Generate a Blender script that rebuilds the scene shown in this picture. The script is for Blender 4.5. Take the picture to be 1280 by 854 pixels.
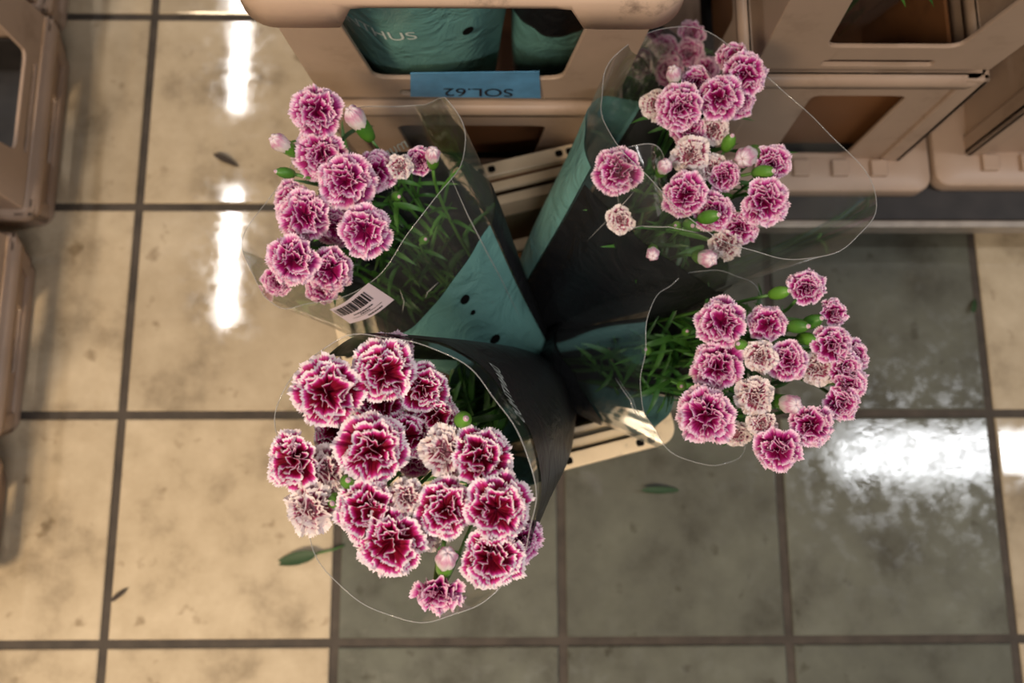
import bpy, bmesh, math, random
from mathutils import Vector, Matrix
from mathutils.geometry import tessellate_polygon

random.seed(7)
for o in list(bpy.data.objects):
    bpy.data.objects.remove(o)
SC = bpy.context.scene
COL = SC.collection
PI = math.pi

# ------------------------------------------------------------------ camera
F = 1100.0                       # focal length in pixels of the 1280x854 frame
H = 1.2097                       # camera height above the floor
def rx(t): return Matrix.Rotation(t, 3, 'X')
RC = Matrix.Rotation(-0.0038, 3, 'Z') @ Matrix.Rotation(-0.0152, 3, 'Y') @ Matrix.Rotation(0.1936, 3, 'X')
CAMP = Vector((0, 0, H))
cd = bpy.data.cameras.new('camera')
cam = bpy.data.objects.new('camera', cd)
COL.objects.link(cam)
cam.matrix_world = Matrix.Translation(CAMP) @ RC.to_4x4()
cd.sensor_width = 36.0
cd.lens = 36.0 * F / 1280.0
cd.clip_start = 0.02
cd.dof.use_dof = True
cd.dof.focus_distance = 0.68
cd.dof.aperture_fstop = 4.5
SC.camera = cam
CR = RC @ Vector((1, 0, 0))      # image right in the world
CD = RC @ Vector((0, -1, 0))     # image down in the world
def at(px, py, z):
    d = RC @ Vector(((px - 640) / F, -(py - 427) / F, -1.0))
    return CAMP + d * ((z - H) / d.z)
def pix(P):
    d = RC.transposed() @ (Vector(P) - CAMP)
    return 640 + F * d.x / -d.z, 427 - F * d.y / -d.z
def depth(P):
    return -(RC.transposed() @ (Vector(P) - CAMP)).z

# ------------------------------------------------------------------ light
w = bpy.data.worlds.new('world'); SC.world = w; w.use_nodes = True
w.node_tree.nodes['Background'].inputs[0].default_value = (1.0, 0.93, 0.86, 1)
w.node_tree.nodes['Background'].inputs[1].default_value = 0.13
def area(name, loc, sx, sy, power, col, rot=(0, 0, 0)):
    l = bpy.data.lights.new(name, 'AREA'); l.shape = 'RECTANGLE'; l.size = sx; l.size_y = sy
    l.energy = power; l.color = col
    o = bpy.data.objects.new(name, l); COL.objects.link(o); o.location = loc; o.rotation_euler = rot
    return o
def ceil_at(px, py, zc):         # where the ceiling is mirrored by the floor at a pixel
    p = at(px, py, 0)
    return Vector((p.x, p.y, 0)) * ((H + zc) / H)
for ya, yb_ in ((-40, 138), (236, 405)):
    a0 = ceil_at(299, ya, 2.8) if ya < 0 else ceil_at(286, ya, 2.8); a1 = ceil_at(299, yb_, 2.8) if ya < 0 else ceil_at(286, yb_, 2.8)
    area('ceiling_tube_or_fill', ((a0.x + a1.x) / 2, (a0.y + a1.y) / 2, 2.8), 0.065, a0.y - a1.y, 10, (1.0, 0.96, 0.93))
area('ceiling_tube_or_fill', (0.35, -1.35, 2.8), 1.2, 0.10, 24, (1.0, 0.95, 0.92))  # unseen fill added above and behind the camera to brighten the flowers
b0 = ceil_at(1050, 568, 2.8); b1 = ceil_at(1400, 568, 2.8)
area('ceiling_panel_light', ((b0.x + b1.x) / 2, b0.y, 2.8), b1.x - b0.x, 0.17, 22, (0.95, 0.97, 1.0))
area('ceiling_warm_lamp', (-1.25, -1.25, 2.7), 0.6, 0.6, 11.5, (1.0, 0.78, 0.52), (math.radians(18), math.radians(-15), 0)).data.spread = math.radians(70)
SC.view_settings.view_transform = 'Standard'
SC.view_settings.look = 'None'
SC.view_settings.gamma = 1.0
SC.view_settings.use_curve_mapping = False
SC.view_settings.exposure = 0.34

# ------------------------------------------------------------------ helpers
def lin(c):
    c = c / 255.0
    return c / 12.92 if c <= 0.04045 else ((c + 0.055) / 1.055) ** 2.4
def rgb(r, g, b): return (lin(r), lin(g), lin(b), 1.0)
def mesh_obj(name, me, mat=None, parent=None, smooth=True, loc=None):
    o = bpy.data.objects.new(name, me); COL.objects.link(o)
    if mat and not me.materials: me.materials.append(mat)
    if smooth and me.polygons:
        me.polygons.foreach_set('use_smooth', [True] * len(me.polygons))
    if parent: o.parent = parent
    if loc is not None: o.location = loc
    return o
def pyobj(name, verts, faces, mat, parent=None, smooth=True):
    off = parent_origin(parent)
    me = bpy.data.meshes.new(name)
    me.from_pydata([tuple(Vector(v) - off) for v in verts], [], faces); me.update()
    return mesh_obj(name, me, mat, parent, smooth)
def parent_origin(p):
    o = Vector((0, 0, 0))
    while p is not None:
        o = o + p.location; p = p.parent
    return o
def bmobj(name, bm, mat, parent=None, smooth=False):
    off = parent_origin(parent)
    if off.length > 0: bmesh.ops.translate(bm, verts=bm.verts, vec=-off)
    me = bpy.data.meshes.new(name); bm.to_mesh(me); bm.free()
    return mesh_obj(name, me, mat, parent, smooth)
def tag(o, label=None, cat=None, group=None, kind=None):
    if label: o['label'] = label
    if cat: o['category'] = cat
    if group: o['group'] = group
    if kind: o['kind'] = kind
    return o
def empty(name, loc):
    o = bpy.data.objects.new(name, None); COL.objects.link(o); o.location = loc
    o.empty_display_size = 0.02
    return o
def box(bm, c, s, M=None):
    vs = []
    for z in (-1, 1):
        for y in (-1, 1):
            for x in (-1, 1):
                v = Vector((c[0] + x * s[0] / 2, c[1] + y * s[1] / 2, c[2] + z * s[2] / 2))
                vs.append(bm.verts.new(M @ v if M else v))
    for f in ((0, 2, 3, 1), (4, 5, 7, 6), (0, 1, 5, 4), (2, 6, 7, 3), (0, 4, 6, 2), (1, 3, 7, 5)):
        bm.faces.new([vs[i] for i in f])
def bevel(o, wd, seg=2):
    m = o.modifiers.new('bevel', 'BEVEL'); m.width = wd; m.segments = seg; m.limit_method = 'ANGLE'
    return o
def tube(pts, radii, sides=6):
    vs, fs = [], []
    n = len(pts)
    prev = None
    for i, p in enumerate(pts):
        t = (pts[min(i + 1, n - 1)] - pts[max(i - 1, 0)]).normalized()
        a = prev if prev else (Vector((1, 0, 0)) if abs(t.x) < 0.9 else Vector((0, 1, 0)))
        u = (a - t * a.dot(t)).normalized(); prev = u
        v = t.cross(u)
        for k in range(sides):
            an = 2 * PI * k / sides
            vs.append(p + (u * math.cos(an) + v * math.sin(an)) * radii[i])
    for i in range(n - 1):
        for k in range(sides):
            a, b = i * sides + k, i * sides + (k + 1) % sides
            fs.append((a, b, b + sides, a + sides))
    fs.append(tuple(range(sides))[::-1]); fs.append(tuple((n - 1) * sides + k for k in range(sides)))
    return vs, fs

# ------------------------------------------------------------------ materials
class NT:
    def __init__(s, name):
        s.m = bpy.data.materials.new(name); s.m.use_nodes = True
        s.t = s.m.node_tree; s.b = s.t.nodes['Principled BSDF']; s.out = s.t.nodes['Material Output']
    def n(s, typ, **kw):
        nd = s.t.nodes.new(typ)
        for k, v in kw.items():
            if k in ('ins',):
                for kk, vv in v.items(): nd.inputs[kk].default_value = vv
            else: setattr(nd, k, v)
        return nd
    def l(s, a, b): s.t.links.new(a, b)
    def ramp(s, fac, stops):
        r = s.n('ShaderNodeValToRGB'); e = r.color_ramp.elements
        e[0].position, e[0].color = stops[0]; e[1].position, e[1].color = stops[-1]
        for p, c in stops[1:-1]:
            k = e.new(p); k.color = c
        s.l(fac, r.inputs[0]); return r.outputs[0]
    def bump(s, h, strength, dist):
        b = s.n('ShaderNodeBump', ins={'Strength': strength, 'Distance': dist}); s.l(h, b.inputs['Height'])
        s.l(b.outputs[0], s.b.inputs['Normal'])

def plastic(name, base, dirt, rough=0.45, dirt_amt=0.5, scale=14):
    m = NT(name)
    co = m.n('ShaderNodeTexCoord'); nz = m.n('ShaderNodeTexNoise', ins={'Scale': scale, 'Detail': 8.0, 'Roughness': 0.65})
    m.l(co.outputs['Object'], nz.inputs['Vector'])
    lo = tuple(base[i] * (1 - dirt_amt) + dirt[i] * dirt_amt for i in range(3)) + (1,)
    c = m.ramp(nz.outputs[0], [(0.30, lo), (0.43, base), (0.72, tuple(min(1, base[i] * 1.08) for i in range(3)) + (1,))])
    m.l(c, m.b.inputs['Base Color']); m.b.inputs['Roughness'].default_value = rough
    m.b.inputs['Specular IOR Level'].default_value = 0.4
    m.bump(nz.outputs[0], 0.12, 0.002)
    return m.m
def simple(name, col, rough=0.5, metal=0.0, spec=0.5, trans=0.0, noise=0.0):
    m = NT(name)
    if noise:
        co = m.n('ShaderNodeTexCoord'); nz = m.n('ShaderNodeTexNoise', ins={'Scale': 40.0, 'Detail': 5.0})
        m.l(co.outputs['Object'], nz.inputs['Vector'])
        m.l(m.ramp(nz.outputs[0], [(0.3, tuple(c * (1 - noise) for c in col[:3]) + (1,)), (0.7, tuple(min(1, c * (1 + noise)) for c in col[:3]) + (1,))]), m.b.inputs['Base Color'])
    else:
        m.b.inputs['Base Color'].default_value = col
    m.b.inputs['Roughness'].default_value = rough; m.b.inputs['Metallic'].default_value = metal
    m.b.inputs['Specular IOR Level'].default_value = spec
    return m.m
def tile_mat(name, c_dark, c_mid, c_lite, rough, mott=2.2, bmp=.16):
    m = NT(name)
    geo = m.n('ShaderNodeNewGeometry')
    oi = m.n('ShaderNodeObjectInfo')
    n1 = m.n('ShaderNodeTexNoise', ins={'Scale': 9.0, 'Detail': 9.0, 'Roughness': 0.62})
    m.l(geo.outputs['Position'], n1.inputs['Vector'])
    c = m.ramp(n1.outputs[0], [(0.30, c_dark), (0.48, c_mid), (0.75, c_lite)])
    n2 = m.n('ShaderNodeTexNoise', ins={'Scale': 26.0, 'Detail': 3.0, 'Roughness': 0.5})
    m.l(geo.outputs['Position'], n2.inputs['Vector'])
    sp = m.ramp(n2.outputs[0], [(0.27, (0.48, 0.43, 0.37, 1)), (0.36, (1, 1, 1, 1))])
    mx = m.n('ShaderNodeMix', data_type='RGBA', blend_type='MULTIPLY'); mx.inputs[0].default_value = 0.75
    m.l(c, mx.inputs[6]); m.l(sp, mx.inputs[7])
    hv = m.n('ShaderNodeHueSaturation')
    mr = m.n('ShaderNodeMapRange', ins={'To Min': 0.9, 'To Max': 1.1}); m.l(oi.outputs['Random'], mr.inputs[0])
    m.l(mr.outputs[0], hv.inputs['Value']); m.l(mx.outputs[2], hv.inputs['Color'])
    m.l(hv.outputs[0], m.b.inputs['Base Color'])
    n3 = m.n('ShaderNodeTexNoise', ins={'Scale': 42.0, 'Detail': 5.0, 'Roughness': 0.62})
    m.l(geo.outputs['Position'], n3.inputs['Vector'])
    rr = m.n('ShaderNodeMapRange', ins={'From Min': 0.42, 'From Max': 0.62, 'To Min': rough * 0.5, 'To Max': rough * mott})
    m.l(n3.outputs[0], rr.inputs[0]); m.l(rr.outputs[0], m.b.inputs['Roughness'])
    m.b.inputs['Specular IOR Level'].default_value = 0.55
    m.bump(n3.outputs[0], bmp, 0.0012)
    return m.m
def petal_mat(name, stops, jag=0.2):
    m = NT(name)
    uv = m.n('ShaderNodeUVMap'); sx = m.n('ShaderNodeSeparateXYZ'); m.l(uv.outputs[0], sx.inputs[0])
    oi = m.n('ShaderNodeObjectInfo')
    cb = m.n('ShaderNodeCombineXYZ')
    mu = m.n('ShaderNodeMath', operation='MULTIPLY'); mu.inputs[1].default_value = 26.0; m.l(sx.outputs[0], mu.inputs[0])
    mv = m.n('ShaderNodeMath', operation='MULTIPLY'); mv.inputs[1].default_value = 2.2; m.l(sx.outputs[1], mv.inputs[0])
    mw = m.n('ShaderNodeMath', operation='MULTIPLY'); mw.inputs[1].default_value = 40.0; m.l(oi.outputs['Random'], mw.inputs[0])
    for i, k in enumerate((mu, mv, mw)): m.l(k.outputs[0], cb.inputs[i])
    nz = m.n('ShaderNodeTexNoise', ins={'Scale': 1.0, 'Detail': 3.0}); m.l(cb.outputs[0], nz.inputs['Vector'])
    s1 = m.n('ShaderNodeMath', operation='SUBTRACT'); s1.inputs[1].default_value = 0.5; m.l(nz.outputs[0], s1.inputs[0])
    s2 = m.n('ShaderNodeMath', operation='MULTIPLY_ADD'); s2.inputs[1].default_value = jag
    m.l(s1.outputs[0], s2.inputs[0]); m.l(sx.outputs[1], s2.inputs[2])
    c = m.ramp(s2.outputs[0], stops)
    m.l(c, m.b.inputs['Base Color']); m.b.inputs['Roughness'].default_value = 0.6
    m.b.inputs['Specular IOR Level'].default_value = 0.25
    tr = m.n('ShaderNodeBsdfTranslucent'); m.l(c, tr.inputs[0])
    mx = m.n('ShaderNodeMixShader'); mx.inputs[0].default_value = 0.22
    m.l(m.b.outputs[0], mx.inputs[1]); m.l(tr.outputs[0], mx.inputs[2]); m.l(mx.outputs[0], m.out.inputs[0])
    return m.m
def leaf_mat(name, c1, c2, rough=0.45):
    m = NT(name)
    oi = m.n('ShaderNodeObjectInfo'); co = m.n('ShaderNodeTexCoord')
    nz = m.n('ShaderNodeTexNoise', ins={'Scale': 60.0, 'Detail': 3.0}); m.l(co.outputs['Object'], nz.inputs['Vector'])
    ad = m.n('ShaderNodeMath', operation='ADD'); m.l(oi.outputs['Random'], ad.inputs[0]); m.l(nz.outputs[0], ad.inputs[1])
    hf = m.n('ShaderNodeMath', operation='MULTIPLY'); hf.inputs[1].default_value = 0.5; m.l(ad.outputs[0], hf.inputs[0])
    c = m.ramp(hf.outputs[0], [(0.2, c1), (0.8, c2)])
    m.l(c, m.b.inputs['Base Color']); m.b.inputs['Roughness'].default_value = rough
    return m.m
def film_mat(name, tint, haze):
    m = NT(name)
    t = m.n('ShaderNodeBsdfTransparent', ins={'Color': tint})
    g = m.n('ShaderNodeBsdfGlossy', ins={'Color': (1, 1, 1, 1), 'Roughness': 0.10})
    d = m.n('ShaderNodeBsdfDiffuse', ins={'Color': (0.75, 0.75, 0.75, 1)})
    fr = m.n('ShaderNodeFresnel', ins={'IOR': 1.45})
    a = m.n('ShaderNodeMixShader'); a.inputs[0].default_value = haze
    m.l(t.outputs[0], a.inputs[1]); m.l(d.outputs[0], a.inputs[2])
    b = m.n('ShaderNodeMixShader'); fm = m.n('ShaderNodeMath', operation='MULTIPLY'); fm.inputs[1].default_value = 0.5; m.l(fr.outputs[0], fm.inputs[0]); m.l(fm.outputs[0], b.inputs[0])
    m.l(a.outputs[0], b.inputs[1]); m.l(g.outputs[0], b.inputs[2]); m.l(b.outputs[0], m.out.inputs[0])
    return m.m
def print_mat(name, col, rough=0.32):
    m = NT(name)
    co = m.n('ShaderNodeTexCoord'); nz = m.n('ShaderNodeTexNoise', ins={'Scale': 22.0, 'Detail': 4.0, 'Distortion': 1.2})
    m.l(co.outputs['Object'], nz.inputs['Vector'])
    m.b.inputs['Base Color'].default_value = col; m.b.inputs['Roughness'].default_value = rough
    m.bump(nz.outputs[0], 0.6, 0.010)
    return m.m

M = {}
M['beige'] = plastic('beige_plastic', rgb(166, 142, 124), rgb(110, 88, 72), 0.42, 0.35)
M['beige_scuffed'] = plastic('scuffed_beige_plastic', rgb(196, 168, 146), rgb(58, 44, 38), 0.45, 0.75, 19)
M['brown'] = plastic('shade_brown_plastic', rgb(120, 80, 50), rgb(60, 40, 28), 0.5, 0.5)  # brown carries the shade inside the beige crates and bucket
M['rim_beige'] = plastic('bucket_rim_plastic', rgb(222, 200, 168), rgb(120, 98, 70), 0.42, 0.5, 30)
M['mossy'] = plastic('grimy_plastic', rgb(120, 115, 90), rgb(60, 60, 45), 0.6, 0.5, 30)
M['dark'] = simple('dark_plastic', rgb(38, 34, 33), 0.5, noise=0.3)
M['hole'] = simple('hole_black', rgb(14, 12, 11), 0.9, spec=0.1)
M['metal'] = simple('galvanised_edge', rgb(165, 155, 145), 0.4, 0.6, noise=0.15)
M['tile_beige'] = tile_mat('beige_floor_tile', rgb(126, 112, 92), rgb(172, 156, 132), rgb(194, 178, 154), 0.07, 1.3, .05)
M['tile_grey'] = tile_mat('grey_floor_tile', rgb(70, 68, 60), rgb(93, 93, 84), rgb(108, 109, 98), 0.085)
M['grout'] = simple('dark_grout', rgb(62, 54, 47), 0.8, noise=0.3)
W_, CR1, CR2 = rgb(247, 232, 238), rgb(128, 4, 40), rgb(160, 12, 66)
M['crimson'] = petal_mat('crimson_petal', [(0.0, rgb(170, 60, 110)), (0.28, CR1), (0.70, CR1), (0.81, rgb(178, 14, 96)), (0.885, rgb(218, 84, 170)), (0.93, W_), (1.0, W_)], 0.15)
M['pink'] = petal_mat('magenta_petal', [(0.0, rgb(190, 110, 160)), (0.26, rgb(140, 12, 76)), (0.64, rgb(142, 10, 82)), (0.79, rgb(182, 42, 134)), (0.88, rgb(222, 138, 190)), (0.94, rgb(244, 214, 230)), (1.0, rgb(244, 214, 230))], 0.15)
M['pale'] = petal_mat('pale_petal', [(0.0, rgb(200, 150, 165)), (0.45, rgb(214, 170, 180)), (0.68, rgb(150, 40, 80)), (0.76, rgb(190, 110, 145)), (0.83, rgb(240, 226, 226)), (1.0, rgb(244, 232, 230))], 0.26)
M['bud_tip'] = petal_mat('bud_tip_petal', [(0.0, rgb(228, 220, 205)), (0.5, rgb(238, 226, 226)), (0.8, rgb(214, 150, 180)), (1.0, rgb(240, 225, 230))], 0.5)
M['calyx'] = leaf_mat('calyx_green', rgb(52, 104, 30), rgb(96, 146, 46))
M['stem'] = leaf_mat('stem_green', rgb(46, 92, 36), rgb(92, 136, 62))
M['leaf'] = leaf_mat('leaf_green', rgb(26, 72, 22), rgb(76, 128, 48))
M['film'] = film_mat('clear_film', (0.97, 0.97, 0.96, 1), 0.028)
M['film_edge'] = film_mat('clear_film_edge', (0.85, 0.85, 0.84, 1), 0.25)
M['teal'] = print_mat('teal_print', rgb(100, 146, 141), .4)
M['black_print'] = print_mat('black_print', rgb(22, 23, 26), 0.5)
M['label_white'] = simple('label_white', rgb(226, 210, 228), 0.4)
M['ink'] = simple('ink_black', rgb(22, 18, 24), 0.5)
M['ink_white'] = simple('ink_white', rgb(205, 215, 210), 0.5)
M['label_blue'] = simple('label_blue', rgb(84, 138, 178), 0.35, noise=0.2)
M['stain_or_glare_gap'] = simple('dirt_and_glare_gap', rgb(58, 48, 40), 0.8, noise=0.3)  # brown dirt, and the painted break in the floor reflection

# ------------------------------------------------------------------ floor
T = 0.30
X0, Y0 = -1.7181 * T, 2.4494 * T           # grout crossing (column 0, row 0)
G = 0.0115
fl = pyobj('floor', [(-2.0, -1.6, -0.004), (2.2, -1.6, -0.004), (2.2, 2.4, -0.004), (-2.0, 2.4, -0.004),
                     (-2.0, -1.6, -0.03), (2.2, -1.6, -0.03), (2.2, 2.4, -0.03), (-2.0, 2.4, -0.03)],
           [(0, 1, 2, 3), (7, 6, 5, 4), (0, 4, 5, 1), (1, 5, 6, 2), (2, 6, 7, 3), (3, 7, 4, 0)], M['grout'], None, False)
tag(fl, 'tiled shop floor with dark grout lines', 'floor', kind='structure')
def tile_mesh(name, mat):
    h = (T - G) / 2; c = 0.0022
    vs = [(-h, -h, -0.006), (h, -h, -0.006), (h, h, -0.006), (-h, h, -0.006),
          (-h, -h, -c * 0.7), (h, -h, -c * 0.7), (h, h, -c * 0.7), (-h, h, -c * 0.7),
          (-h + c, -h + c, 0), (h - c, -h + c, 0), (h - c, h - c, 0), (-h + c, h - c, 0)]
    fs = [(8, 9, 10, 11)]
    for a in (0, 4):
        for k in range(4):
            fs.append((a + k, a + (k + 1) % 4, a + 4 + (k + 1) % 4, a + 4 + k))
    me = bpy.data.meshes.new(name); me.from_pydata(vs, [], fs); me.update(); me.materials.append(mat)
    return me
tb, tg = tile_mesh('tile_beige', M['tile_beige']), tile_mesh('tile_grey', M['tile_grey'])
for i in range(-4, 8):
    for j in range(-4, 7):
        o = bpy.data.objects.new('tile', tg if 1 <= i <= 3 else tb); COL.objects.link(o)
        o.parent = fl
        o.location = (X0 + (i + 0.5) * T, Y0 - (j + 0.5) * T, random.uniform(-0.0004, 0.0))
        o.rotation_euler = (random.uniform(-.0012, .0012), random.uniform(-.0012, .0012), 0)

# ------------------------------------------------------------------ crates
def rpoly(pts, r, n=5):
    out = []; N = len(pts)
    for i in range(N):
        p0, p, p1 = Vector(pts[i - 1]), Vector(pts[i]), Vector(pts[(i + 1) % N])
        a = (p0 - p).normalized() * r; b = (p1 - p).normalized() * r
        for k in range(n + 1):
            t = k / n
            out.append(tuple(p + a * (1 - t) ** 2 + b * t ** 2))
    return out
def panel(bm, bl, br, tr, tl, thick, holes=()):
    """flat panel between four corners (wound so that the normal looks outwards), with cut-out holes given in 0..1 coordinates"""
    bl, br, tr, tl = map(Vector, (bl, br, tr, tl))
    nrm = (br - bl).cross(tl - bl).normalized()
    loops = [[(0, 0), (1, 0), (1, 1), (0, 1)]] + [list(h) for h in holes]
    P = lambda u, v: (bl * (1 - u) + br * u) * (1 - v) + (tl * (1 - u) + tr * u) * v
    flat = [q for lp in loops for q in lp]
    tri = tessellate_polygon([[Vector((q[0], q[1], 0)) for q in lp] for lp in loops])
    fv = [bm.verts.new(P(*q)) for q in flat]
    bv = [bm.verts.new(P(*q) - nrm * thick) for q in flat]
    for t in tri:
        a, b, c = t
        if (fv[b].co - fv[a].co).cross(fv[c].co - fv[a].co).dot(nrm) < 0: b, c = c, b
        try:
            bm.faces.new((fv[a], fv[b], fv[c])); bm.faces.new((bv[c], bv[b], bv[a]))
        except ValueError: pass
    k = 0
    for lp in loops:
        n = len(lp)
        for i in range(n):
            a, b = k + i, k + (i + 1) % n
            try: bm.faces.new((fv[a], bv[a], bv[b], fv[b]))
            except ValueError: pass
        k += n
def plan(w, d, r, n=6):
    """rounded rectangle outline, counter-clockwise"""
    out = []
    for cx, cy, a0 in ((w / 2 - r, -d / 2 + r, -90), (w / 2 - r, d / 2 - r, 0), (-w / 2 + r, d / 2 - r, 90), (-w / 2 + r, -d / 2 + r, 180)):
        for k in range(n + 1):
            a = math.radians(a0 + 90 * k / n)
            out.append((cx + r * math.cos(a), cy + r * math.sin(a)))
    return out
def ring(bm, loops, closed_profile=True):
    """skin consecutive loops (lists of 3D points of equal length)"""
    vv = [[bm.verts.new(p) for p in lp] for lp in loops]
    L = len(vv); n = len(vv[0])
    for a in range(L if closed_profile else L - 1):
        A, B = vv[a], vv[(a + 1) % L]
        for i in range(n):
            bm.faces.new((A[i], A[(i + 1) % n], B[(i + 1) % n], B[i]))
def crate(name, loc, rz, w, d, hb, hc, label, cat='crate', group=None, inset=0.02, flare=0.012, lip=0.018, window=(0.2, 0.8), notch=True, mat='beige', panel_hole=(0.22, 0.78, 0.15, 0.72), foot=(.006, .014), shade_liner='brown'):
    root = empty(name, loc); root.rotation_euler = (0, 0, rz)
    tag(root, label, cat, group)
    def put(nm, bm, mt, sm=False, par=root):
        bmesh.ops.recalc_face_normals(bm, faces=bm.faces)
        me = bpy.data.meshes.new(nm); bm.to_mesh(me); bm.free()
        return mesh_obj(nm, me, M[mt], par, sm)
    def corners(ww, dd, z):
        return [Vector((-ww / 2, -dd / 2, z)), Vector((ww / 2, -dd / 2, z)), Vector((ww / 2, dd / 2, z)), Vector((-ww / 2, dd / 2, z))]
    # lower bucket: four tapered sides with a deep cut-out each
    c0 = corners(w - 2 * inset, d - 2 * inset, 0.012); c1 = corners(w, d, hb)
    u0, u1, v0, v1 = panel_hole
    bm = bmesh.new()
    for k in range(4):
        panel(bm, c0[k], c0[(k + 1) % 4], c1[(k + 1) % 4], c1[k], 0.006,
              [rpoly([(u0 + .02, v0), (u1 - .02, v0), (u1, v1), (u0, v1)], 0.05)])
    bevel(put('bucket', bm, mat), 0.002)
    bm = bmesh.new()      # inner liner and bottom, coloured dark to paint shade into the cut-outs
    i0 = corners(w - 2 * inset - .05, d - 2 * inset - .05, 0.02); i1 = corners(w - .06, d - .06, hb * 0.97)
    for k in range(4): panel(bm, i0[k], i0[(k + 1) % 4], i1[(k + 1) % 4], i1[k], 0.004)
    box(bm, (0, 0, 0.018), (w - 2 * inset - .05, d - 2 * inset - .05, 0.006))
    put('shade_liner', bm, shade_liner)
    # corner ribs
    for k in range(4):
        bm = bmesh.new()
        a, b = c0[k], c1[k]
        sx, sy = (1 if a.x > 0 else -1), (1 if a.y > 0 else -1)
        for dx, dy in ((0.028, 0.010), (0.010, 0.028)):
            lo = Vector((a.x - sx * (dx / 2 - .005), a.y - sy * (dy / 2 - .005), a.z)); hi = Vector((b.x - sx * (dx / 2 - .005), b.y - sy * (dy / 2 - .005), b.z))
            vs = [bm.verts.new(q + Vector((ex * dx / 2, ey * dy / 2, 0))) for q in (lo, hi) for ex, ey in ((-1, -1), (1, -1), (1, 1), (-1, 1))]
            for f in ((3, 2, 1, 0), (4, 5, 6, 7), (0, 1, 5, 4), (1, 2, 6, 5), (2, 3, 7, 6), (3, 0, 4, 7)): bm.faces.new([vs[i] for i in f])
        bevel(put('corner_rib', bm, mat), 0.003)
    # foot flange
    bm = bmesh.new()
    def lp(ww, dd, r, z): return [Vector((x, y, z)) for x, y in plan(ww, dd, r)]
    ww, dd = w - 2 * inset, d - 2 * inset
    fo, fh = foot
    ring(bm, [lp(ww + 2 * fo, dd + 2 * fo, .02, 0), lp(ww + 2 * fo, dd + 2 * fo, .02, fh), lp(ww + fo, dd + fo, .02, fh + .004), lp(ww - .01, dd - .01, .015, fh + .004), lp(ww - .01, dd - .01, .015, 0)])
    bevel(put('foot_flange', bm, mat, True), 0.002)
    if fo > .01:
        for k in range(5):
            bm = bmesh.new(); box(bm, ((k - 2) * ww * .2, -dd / 2 - fo * .35, fh + .006), (.022, fo * .5, .008)); bevel(put('stacking_lug', bm, mat), .002)
    # junction ridge
    bm = bmesh.new()
    ring(bm, [lp(w + .010, d + .010, .02, hb - .020), lp(w + .014, d + .014, .02, hb - .008), lp(w + .006, d + .006, .02, hb), lp(w - .016, d - .016, .012, hb), lp(w - .016, d - .016, .012, hb - .02)])
    put('bucket_rim', bm, mat, True)
    if hc > 0:
        zc = hb + 0.010
        c2 = corners(w - .004, d - .004, zc); c3 = corners(w + 2 * flare, d + 2 * flare, hb + hc)
        bm = bmesh.new()
        for k in range(4):
            panel(bm, c2[k], c2[(k + 1) % 4], c3[(k + 1) % 4], c3[k], 0.005,
                  [rpoly([(window[0] + .05, .2), (window[1] - .05, .2), (window[1], .93), (window[0], .93)], 0.05), rpoly([(.27, .035), (.73, .035), (.73, .085), (.27, .085)], .018)])
        bevel(put('collar', bm, mat), 0.0015)
        bm = bmesh.new()   # lip with a deeper skirt towards the corners
        W2, D2 = w + 2 * flare, d + 2 * flare; zt = hb + hc
        big = plan(W2 + 2 * lip, D2 + 2 * lip, 0.035, 8); inn = plan(W2 - .012, D2 - .012, 0.02, 8); mid = plan(W2 + 2 * lip - .010, D2 + 2 * lip - .010, .031, 8)
        def dense(l):
            out = []
            for i in range(len(l)):
                a, b = Vector(l[i]), Vector(l[(i + 1) % len(l)])
                s = 24 if (b - a).length > 0.1 else 1
                for k in range(s): out.append(a.lerp(b, k / s))
            return out
        big, inn, mid = dense(big), dense(inn), dense(mid)
        def dep(p, q):
            fx = abs(q.x) / (W2 / 2); fy = abs(q.y) / (D2 / 2)
            m = min(fx, fy) if notch else 1
            t = max(0, min(1, (m - 0.51) / 0.10)); t = t * t * (3 - 2 * t)
            return 0.012 + 0.030 * t
        ring(bm, [[Vector((p.x, p.y, zt)) for p in inn], [Vector((p.x, p.y, zt)) for p in mid], [Vector((p.x, p.y, zt - .006)) for p in big],
                  [Vector((p.x, p.y, zt - dep(p, p))) for p in big], [Vector((p.x, p.y, zt - dep(p, p))) for p in mid], [Vector((p.x, p.y, zt - .010)) for p in inn]])
        put('rim', bm, 'beige_scuffed' if mat == 'beige' else mat, True)
    return root

# dolly for the crates at the back right
ZD = 0.10
e0 = at(1135, 283, ZD)
YD = e0.y                                  # front edge of the dolly
dl = empty('dolly', (0.70, YD, 0)); tag(dl, 'low black dolly with a pale metal front edge under the crates', 'dolly')
bm = bmesh.new(); box(bm, (0.72, YD + 0.36, ZD - 0.012), (1.15, 0.70, 0.024)); bmobj('deck', bm, M['dark'], dl)
bm = bmesh.new(); box(bm, (0.72, YD + 0.004, ZD - 0.014), (1.15, 0.010, 0.028)); bevel(bmobj('metal_edge', bm, M['metal'], dl), 0.002)
for x in (0.22, 1.22):
    for y in (YD + 0.14, YD + 0.60):
        c = [Vector((x - .012, y, .035)), Vector((x + .012, y, .035))]
        vs, fs = tube(c, [.035, .035], 16); pyobj('wheel', vs, fs, M['hole'], dl, False)
        bm = bmesh.new(); box(bm, (x, y, .064), (.05, .05, .026)); bmobj('wheel_bracket', bm, M['metal'], dl)

HB, HC = 0.245, 0.24
CW, CDP = 0.256, 0.39
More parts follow.
